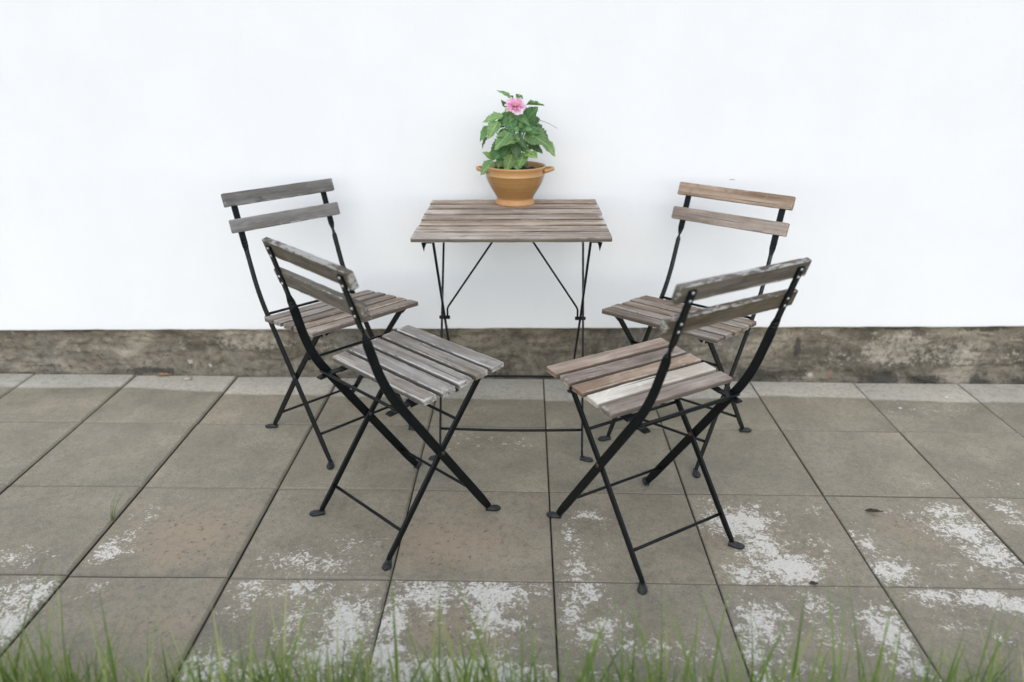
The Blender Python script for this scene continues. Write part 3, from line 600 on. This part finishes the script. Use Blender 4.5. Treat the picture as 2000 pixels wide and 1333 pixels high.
# ------------------------------------------------------------------ folding table
tab=empty('folding_table',(-.0335,-.6717,0.0),0.0031)
tag(tab,'small square folding table with weathered plank top on thin black steel legs','table')
TH,TD,THT=0.2758,0.5411,0.7215; SL=0.0115; TT=0.013
pit=TD/7; rng=random.Random(9)
for k in range(7):
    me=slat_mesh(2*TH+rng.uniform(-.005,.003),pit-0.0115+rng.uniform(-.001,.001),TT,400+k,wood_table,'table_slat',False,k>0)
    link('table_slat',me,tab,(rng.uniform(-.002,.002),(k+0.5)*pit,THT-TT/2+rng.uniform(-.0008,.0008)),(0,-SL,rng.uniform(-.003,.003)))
for sg in (-1,1):
    xr=sg*0.232; zz=THT-TT-0.002+SL*xr
    mb=MB(); sweep(mb,[(xr,0.014,zz),(xr,TD-0.014,zz)],(1,0,0),0.024,0.0032)
    sweep(mb,[(xr+sg*0.010,0.022,zz-0.009),(xr+sg*0.010,TD-0.03,zz-0.009)],(0,0,1),0.016,0.0032)
    mb.add([(xr+sg*0.004,0.012,zz),(xr+sg*0.016,0.012,zz),(xr+sg*0.010,0.016,zz-0.026),(xr+sg*0.004,0.016,zz),(xr+sg*0.016,0.016,zz),(xr+sg*0.010,0.020,zz-0.026)],[(0,2,1),(3,4,5),(0,1,4,3),(1,2,5,4),(2,0,3,5)])
    mb.build('top_rail',steel,tab)
    jy,jz=0.2706,0.395
    # leg from the front of the top to the rear foot
    xA=sg*0.2165; mb=MB()
    pts=[(sg*0.2185,0.040,zz-0.004),(xA,jy,jz),(sg*0.2135,0.515,0.085),(sg*0.2135,0.555,0.014),(sg*0.2135,0.560,0.008)]
    sweep(mb,pts,(0,1,1),[0.012,0.013,0.012,0.011,0.011],0.0062); la=mb.build('leg',steel,tab)
    link('foot',foot_mesh((sg*0.2135,0.556,0),(sg*1.0,0.5,0),L=0.030,Wd=0.022),la)
    # leg from the rear of the top to the front foot
    xB=sg*0.2255; mb=MB()
    pts=[(sg*0.228,0.470,zz-0.004),(xB,jy,jz),(sg*0.222,0.092,0.085),(sg*0.2215,0.068,0.030),(sg*0.2225,0.064,0.012),(sg*0.226,0.063,0.007)]
    sweep(mb,pts,(0,1,-1),[0.012,0.013,0.012,0.011,0.010,0.010],0.0062); lb=mb.build('leg',steel,tab)
    link('foot',foot_mesh((sg*0.226,0.063,0),(sg*1.0,-0.35,0),L=0.030,Wd=0.022),lb)
    # brace wire from the pivot up to the underside of the top
    mb=MB(); xs=sg*0.2075
    sweep(mb,[(xs,jy,jz),(xs,jy,jz+0.028),(xs-sg*0.004,jy,jz+0.038),(sg*0.022,jy,THT-TT-0.004),(sg*0.010,jy,THT-TT-0.003)],(0,1,0),0.0062,0.0062,True,8)
    mb.build('brace',steel,tab,True)
    mb=MB(); sweep(mb,[(sg*0.200,jy,jz),(sg*0.2335,jy,jz)],(0,0,1),0.012,0.012,True,8); mb.build('pivot_bolt',steel,tab,True)
rod((-0.219,0.094,0.088),(0.219,0.094,0.088),0.0085,steel,tab,'crossbar',0.004,10)
rod((-0.2125,0.520,0.078),(0.2125,0.520,0.078),0.0085,steel,tab)

# ------------------------------------------------------------------ pot
PX,PY,PZ=-0.031,-0.195,0.7218
pot=empty('flower_pot',(PX,PY,PZ)); tag(pot,'mustard brown glazed earthenware pot with two loop handles on the table','flower pot')
out=[(0.0,0.0004),(0.058,0.0004),(0.0645,0.0010),(0.0660,0.0035),(0.0652,0.0065),(0.0615,0.0115),(0.0590,0.0165),(0.0592,0.0205),(0.0625,0.027),(0.0690,0.037),(0.0765,0.049),(0.0840,0.062),(0.0900,0.075),(0.0935,0.086),(0.0948,0.0925),(0.0962,0.0945),(0.0972,0.0962),(0.0962,0.0982),(0.0950,0.100),(0.0955,0.108),(0.0968,0.114),(0.0992,0.1175),(0.1003,0.1205),(0.0995,0.1232),(0.0965,0.1240),(0.0935,0.1225),(0.0920,0.117),(0.0905,0.108),(0.088,0.100)]
vs,fs=lathe(out,64)
me=make_mesh('body',vs,fs,pot_mat,None,True); link('body',me,pot)
for sg in (-1,1):
    mb=MB(); pts=[];N=14
    for k in range(N+1):
        a=math.pi*k/N; pts.append((sg*(0.093+0.029*math.sin(a)),-0.026*math.cos(a)*1.0,0.1085+0.004*math.sin(a)))
    wv=[0.017 if k in(0,N) else (0.0145 if k in(1,N-1) else 0.0125) for k in range(N+1)]
    sweep(mb,pts,(0,0,1),wv,[w*0.92 for w in wv],True,10); mb.build('handle',pot_mat,pot,True)
vs=[(0,0,0.109)];fs=[];rg=7;sgm=40
for r in range(1,rg+1):
    for k in range(sgm):
        a=2*math.pi*k/sgm; R_=0.0905*r/rg; vs.append((R_*math.cos(a),R_*math.sin(a),0.109-0.004*(r/rg)**2+0.006*fbm(R_*math.cos(a)*60,R_*math.sin(a)*60,1,4)))
fs+=[(0,1+k,1+(k+1)%sgm) for k in range(sgm)]
for r in range(rg-1):
    for k in range(sgm): a=1+r*sgm; fs.append((a+k,a+sgm+k,a+sgm+(k+1)%sgm,a+(k+1)%sgm))
link('soil',make_mesh('soil',vs,fs,soil_mat,None,True),pot)

# ------------------------------------------------------------------ dahlia
plant=empty('dahlia_plant',(PX,PY,PZ+0.108)); tag(plant,'leafy green dahlia with a single pink bloom growing in the pot','plant')
BASE=Vector((PX,PY,PZ+0.108))
def pw(a,b,d=0.0):      # plant sketch units -> metres, relative to the plant's base; d = towards the viewer
    return Vector((-0.1541+a*1.915e-4, -0.195-d, 1.0851-b*1.894e-4))-BASE
def leaf_mesh(seed,ser=0.16,fold=0.22,droop=0.28):
    rng=random.Random(seed); n=16; vs=[];fs=[];cols=[-1,-0.66,-0.33,0,0.33,0.66,1]
    for i in range(n+1):
        t=i/n
        w=0.5*(math.sin(math.pi*min(1,t**0.72))**0.85)*(1-0.25*t)
        if t>0.97: w=0.012
        s=(1-ser) if i%2 else 1.0
        if i==0: w=0.02
        for c in cols:
            ww=w*(s if abs(c)>0.9 else 1)
            y=c*ww; z=fold*abs(y)-droop*t*t+0.035*math.sin(t*19+seed)*abs(c)**1.5+0.012*math.cos((t-0.5*abs(y))*40)*(abs(c)>0.2)
            vs.append((t,y+0.03*math.sin(t*2.5+seed)*t,z))
    m=len(cols)
    for i in range(n):
        for j in range(m-1): fs.append((i*m+j,(i+1)*m+j,(i+1)*m+j+1,i*m+j+1))
    return vs,fs
LM={}
def leaf_data(v,mat):
    k=(v,mat.name)
    if k not in LM:
        vs,fs=leaf_mesh(v,0.15+0.03*(v%3),0.10+0.13*(v%4),0.05+0.16*(v%3)); LM[k]=make_mesh('leaf',vs,fs,mat,None,True)
    return LM[k]
def place_leaf(b,t,w,nrm,mat,v,parent=plant,name='leaf'):
    x=(t-b); L=x.length; x=x.normalized(); n=Vector(nrm); n=(n-x*n.dot(x)).normalized(); y=n.cross(x)
    o=link(name,leaf_data(v,mat),parent)
    M=Matrix((x,y,n)).transposed().to_4x4(); o.rotation_euler=M.to_euler(); o.location=b; o.scale=(L,w,L)
    return o
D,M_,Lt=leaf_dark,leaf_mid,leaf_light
k_=1.915e-4
# base(a,b,d) tip(a,b,d) width normal material variant
LV=[((440,455,.015),(140,490,.035),185,(0,-.55,.9),M_,1),((360,540,.03),(215,720,.065),215,(-.2,-.9,.5),M_,2),((255,640,.01),(85,830,.04),165,(-.4,-.8,.4),M_,3),
((180,800,.01),(78,950,.02),70,(-.7,-.6,.2),D,1),((530,450,.03),(610,650,.06),235,(0,-.9,.45),D,2),((640,420,.02),(560,520,.05),130,(.1,-.7,.6),M_,3),
((800,560,-.01),(985,330,.015),270,(-.1,-.85,.5),D,0),((690,445,.02),(855,550,.05),120,(-.1,-.8,.6),M_,1),((960,470,-.03),(970,620,-.01),150,(.3,-.9,.2),D,2),
((640,660,.02),(1030,700,.05),200,(0,-.75,.75),D,3),((830,690,.03),(1150,860,.07),330,(.05,-.8,.65),M_,0),((1110,850,.02),(1300,1045,.04),165,(.3,-.85,.4),M_,1),
((880,650,-.01),(1200,760,.03),210,(.2,-.6,.75),D,2),((560,690,.04),(330,920,.08),230,(-.1,-.85,.6),M_,0),((720,800,.06),(500,840,.085),110,(0,-.75,.7),Lt,1),
((480,860,.03),(245,1000,.05),220,(-.2,-.8,.5),D,2),((480,980,.03),(320,1120,.06),200,(-.2,-.85,.45),D,3),((650,850,.05),(660,1090,.075),150,(.1,-.95,.25),D,0),
((600,1060,.05),(500,1285,.085),190,(-.1,-.9,.45),Lt,2),((430,1120,.03),(370,1265,.055),130,(-.2,-.9,.35),M_,3),((305,1150,.02),(125,1030,.035),120,(0,-.8,.6),M_,0),
((275,1185,.03),(95,1330,.065),190,(-.15,-.75,.65),M_,1),((800,1040,.04),(690,1240,.075),180,(0,-.9,.4),M_,2),((790,1040,.05),(980,1075,.08),130,(.1,-.8,.6),Lt,3),
((930,930,.02),(1085,1025,.04),120,(.2,-.8,.55),D,0),((560,1150,.05),(695,1260,.08),110,(.1,-.85,.5),M_,1),((555,185,-.02),(385,45,-.01),70,(.3,-.8,.5),M_,2),
((820,285,-.01),(1090,275,.01),62,(0,-.5,.85),M_,3),((500,320,-.01),(418,215,0),75,(-.3,-.9,.2),D,0),((380,700,.02),(560,730,.05),150,(0,-.8,.6),D,1),
((620,740,.05),(800,860,.08),150,(.1,-.8,.5),D,2),((700,930,.03),(880,1010,.06),150,(.1,-.85,.5),D,3),((540,920,.03),(440,1080,.06),150,(-.1,-.9,.4),D,0),
((520,400,0),(420,560,.02),140,(-.3,-.9,.3),D,2),((860,960,.0),(1010,900,.02),140,(.1,-.8,.5),D,1),((690,130,0),(760,160,.015),60,(.2,-.6,.7),D,1),((650,150,0),(680,115,.01),60,(0,-.8,.5),M_,2),((600,180,-.01),(560,140,0),50,(0,-.8,.5),D,3)]
for b,t,w,n,m,v in LV: place_leaf(pw(*b),pw(*t)+(pw(*t)-pw(*b))*0.10,w*k_*1.30,n,m,v)
rr=random.Random(21)
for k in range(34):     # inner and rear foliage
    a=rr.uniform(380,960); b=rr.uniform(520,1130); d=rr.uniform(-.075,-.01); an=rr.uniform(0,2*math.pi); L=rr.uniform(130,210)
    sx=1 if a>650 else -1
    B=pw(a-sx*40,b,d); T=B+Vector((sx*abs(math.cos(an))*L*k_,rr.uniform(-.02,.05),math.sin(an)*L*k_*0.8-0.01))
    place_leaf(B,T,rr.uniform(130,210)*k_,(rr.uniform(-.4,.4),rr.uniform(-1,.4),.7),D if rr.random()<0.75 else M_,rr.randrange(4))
for k in range(26):     # smaller leaflets towards the viewer
    a=rr.uniform(330,1010); bb=rr.uniform(560,1120); d=rr.uniform(.015,.06); sx=1 if a>650 else -1; L=rr.uniform(90,150)
    B=pw(a-sx*20,bb-30,d); T=B+Vector((sx*rr.uniform(.3,1)*L*k_,-rr.uniform(0,.02),-rr.uniform(-.2,.9)*L*k_))
    place_leaf(B,T,rr.uniform(80,125)*k_,(rr.uniform(-.3,.3),-.8,rr.uniform(.2,.8)),(D,M_,M_,Lt)[rr.randrange(4)] if rr.random()<.6 else M_,rr.randrange(4))
def tube(pts,d0,d1,name,mat,par):
    mb=MB(); N=len(pts); sweep(mb,pts,(0.2,1,0.1),[d0+(d1-d0)*k/(N-1) for k in range(N)],[d0+(d1-d0)*k/(N-1) for k in range(N)],True,7); return mb.build(name,mat,par,True)
def curve(p0,p1,p2,n=10): return [p0*(1-t)**2+p1*2*t*(1-t)+p2*t*t for t in [k/n for k in range(n+1)]]
st0=Vector((0,0,-0.004))
tube(curve(st0+Vector((.004,0,0)),pw(600,900,.01),pw(640,340,.01)),.006,.0032,'stem',stem_mat,plant)
for tx,tz,d in ((300,640,.02),(440,455,.01),(820,560,0),(900,660,.01),(1110,850,.02),(640,660,.03),(300,1160,.02),(470,870,.02),(850,960,.02),(700,450,.01),(740,480,-.02),(840,560,-.03)):
    tube(curve(st0+Vector((rr.uniform(-.02,.02),rr.uniform(-.015,.015),0)),pw(0.35*tx+0.65*620,1000+rr.uniform(-100,100),d*.5),pw(tx,tz,d)),.0042,.0022,'stem',stem_mat,plant)
tube(curve(pw(880,520,-.01),pw(1090,500,0),pw(1335,650,.01)),.0022,.0010,'dried_petiole',petiole_brown,plant)
# buds
mb=MB(); vs,fs=lathe([(0,-.006),(.004,-.005),(.0068,0),(.006,.005),(.003,.008),(0,.009)],10); mb.add(vs,fs)
bm_=mb.mesh('bud',leaf_light,True)
for p in (pw(500,370,.02),pw(560,380,.02),pw(690,150,0)): link('bud',bm_,plant,p,(rr.uniform(-.6,.6),rr.uniform(-.6,.6),0))
# flower
fl=link('flower',None,plant,pw(640,292,.03)) if False else empty('flower'); fl.parent=plant; fl.location=pw(642,292,.03)
axis=Vector((0.02,-0.70,0.71)).normalized(); u=Vector((1,0,0)); u=(u-axis*u.dot(axis)).normalized(); w_=axis.cross(u)
fl.rotation_euler=Matrix((u,w_,axis)).transposed().to_4x4().to_euler()
def petal_mesh(seed):
    n=9;vs=[];fs=[];cols=[-1,-.5,0,.5,1]
    for i in range(n+1):
        t=i/n; w=0.5*(0.35+0.65*math.sin(math.pi*min(1,0.12+t*0.80)))*(1 if t<.92 else .72)
        for c in cols:
            vs.append((t-(0.05*(1-abs(c)) if i==n and abs(c)<.3 else 0),c*w,0.22*abs(c)**2*(1-t*.5)+0.10*math.sin(t*3)-0.10*t*t*(seed%3)))
    for i in range(n):
        for j in range(4): fs.append((i*5+j,(i+1)*5+j,(i+1)*5+j+1,i*5+j+1))
    return make_mesh('petal',vs,fs,petal_mat,None,True)
pm=[petal_mesh(s) for s in range(3)]
for (cnt,L,wd,el,r0,off) in ((12,.0300,.0145,0.08,.004,0),(10,.0250,.0125,0.42,.003,.3),(8,.0165,.0095,0.85,.002,.1)):
    for k in range(cnt):
        a=2*math.pi*k/cnt+off+rr.uniform(-.12,.12); e=el+rr.uniform(-.1,.1)
        o=link('petal',pm[rr.randrange(3)],fl,(r0*math.cos(a),r0*math.sin(a),0.002*el),(0,-e,a)); o.scale=(L*rr.uniform(.9,1.08),wd,L)
vs,fs=lathe([(.0058,0.0),(.0056,.003),(.004,.0055),(.002,.0065),(0,.0068)],12); link('flower_centre',make_mesh('flower_centre',vs,fs,disc_mat,None,True),fl)
vs,fs=lathe([(0,-.008),(.004,-.007),(.007,-.003),(.008,.001)],10); link('calyx',make_mesh('calyx',vs,fs,leaf_light,None,True),fl)

# ------------------------------------------------------------------ litter on the slabs
def litter_leaf(name,loc,L,wd,rz,mat,label,cat,curl=.35,rx=0.0):
    vs,fs=leaf_mesh(2,0.05,0.5,-curl); me=make_mesh(name,vs,fs,mat,None,True)
    sm=link(name,me,None,loc,(rx,0,rz)); sm.scale=(L,wd,L*0.6); md=sm.modifiers.new('thickness','SOLIDIFY'); md.thickness=0.02
    return tag(sm,label,cat)
litter_leaf('dead_leaf',(0.962,-0.872,0.002),0.046,0.014,-0.35,dark_leaf_mat,'small dark curled dead leaf on a white patched paving slab at right','dead leaf')
litter_leaf('dead_leaf',(0.700,-1.188,0.002),0.022,0.016,0.1,dark_leaf_mat,'tiny dark crumb of leaf on the joint behind the front grass','dead leaf',.1)
litter_leaf('dead_leaf',(-1.420,-0.016,0.003),0.062,0.022,0.02,dry_leaf_mat,'tan dry leaf lying at the foot of the plinth','dead leaf',.15)
vs,fs=lathe([(0,.0005),(.010,.001),(.0125,.005),(.010,.0095),(.005,.012),(0,.0125)],12)
o=link('snail_shell',make_mesh('snail_shell',[(x*1.25,y,z) for x,y,z in vs],fs,pebble_mat,None,True),None,(-1.285,-0.045,0.001),(0.1,0.05,0.4)); tag(o,'small pale rounded snail shell on the dry strip by the plinth','shell')
spk=plain('white_paint_flake',(0.75,0.75,0.74),0.8)
for (x,y,lab) in ((1.5634,-.1264,'white flake on the dry strip at far right'),(1.3506,-.2203,'white flake on the damp slab just below the dry strip')):
    mb=MB(); rr2=random.Random(int(x*100)); n=7
    mb.add([(0.008*math.cos(2*math.pi*k/n)*rr2.uniform(.5,1.3),0.005*math.sin(2*math.pi*k/n)*rr2.uniform(.5,1.3),0.001) for k in range(n)]+[(0,0,0.0035)],[(k,(k+1)%n,n) for k in range(n)])
    o=mb.build('paint_flake',spk); o.location=(x,y,0.0005); tag(o,'tiny '+lab,'flake')

# ------------------------------------------------------------------ grass
def blades(rng,spots,name):
    vs=[];fs=[];ti=[];al=[]
    for (x,y,h,wd,lean,az,tint) in spots:
        b=len(vs); n=6; side=Vector((math.cos(az+rng.uniform(-.5,.5)+math.pi/2),math.sin(az+math.pi/2),0)); d=Vector((math.cos(az),math.sin(az),0)); kk=rng.uniform(1.4,2.6)
        if abs(side.x)<0.35: side=(side+Vector((0.6,0,0))).normalized()
        for i in range(n+1):
            t=i/n; p=Vector((x,y,-0.025))+d*(lean*h*t**kk)+Vector((0,0,h*(t-0.28*lean*t**2.4)))
            w=wd*0.5*(1-t**2.2)*(0.65+0.35*min(1,t*4)) if i<n else 0.0002
            up=Vector((0,0,0))
            vs+=[p-side*w,p+d*w*0.35,p+side*w]; ti+=[tint]*3; al+=[t]*3
        for i in range(n):
            a=b+i*3; fs+=[(a,a+1,a+4,a+3),(a+1,a+2,a+5,a+4)]
    return vs,fs,ti,al
rg_=random.Random(77); spots=[]
def add_blade(x,y,hs=1.0,tall=False):
    h=(rg_.uniform(.26,.42) if tall else rg_.triangular(.12,.33,.19))*hs
    spots.append((x,y,h,rg_.uniform(.0032,.0068),rg_.uniform(.05,.55) if not tall else rg_.uniform(.05,.40),rg_.uniform(0,2*math.pi),min(1,max(0,rg_.gauss(.45,.25)))))
for k in range(9000):
    x=rg_.uniform(-2.4,2.4); y=-1.60-abs(rg_.gauss(0,.16))
    cl=0.5+0.9*fbm(x*2.6,y*2.6,4,3)
    if rg_.random()<max(.4,min(1,cl)): add_blade(x,y,0.72+0.38*max(0,min(1,cl)),rg_.random()<0.06)
for k in range(2000):
    x=rg_.uniform(-2.2,2.2); spots.append((x,-1.60-abs(rg_.gauss(0,.07)),rg_.uniform(.13,.25)*(0.85+0.25*fbm(x*3,1,7,3)),rg_.uniform(.0030,.0060),rg_.uniform(.1,.8),rg_.uniform(0,2*math.pi),min(1,max(0,rg_.gauss(.5,.28)))))
for k in range(3500): add_blade(rg_.uniform(-4,4),rg_.uniform(-3.8,-1.75))
for cx,num,sp in ((.05,40,.14),(.30,34,.14),(.60,22,.12),(.95,22,.14),(-.25,20,.14),(-.95,14,.12),(-.75,12,.08),(-.42,14,.10),(-.20,8,.06),(-.02,12,.08),(.12,20,.10),(.25,18,.09),(.42,12,.08),(.66,10,.07),(.88,10,.07),(1.0,12,.1),(-1.05,10,.08)):
    for k in range(num): add_blade(cx+rg_.gauss(0,sp),-1.61-abs(rg_.gauss(0,.06)),1.0,rg_.random()<0.45)
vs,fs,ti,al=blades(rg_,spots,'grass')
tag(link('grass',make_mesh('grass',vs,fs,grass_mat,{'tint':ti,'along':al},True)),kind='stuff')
# a weed in a joint
wr=random.Random(4); sp=[(wr.gauss(0,.004),wr.gauss(0,.003),wr.uniform(.06,.13),.0013,wr.uniform(.3,1.0),wr.uniform(0,2*math.pi),.12) for _ in range(15)]
vs,fs,ti,al=blades(wr,sp,'weed')
o=link('weed',make_mesh('weed',vs,fs,grass_mat,{'tint':ti,'along':al},True),None,(-1.113,-0.965,0.018)); tag(o,'thin grassy weed sprouting from a joint between the left slabs','plant')
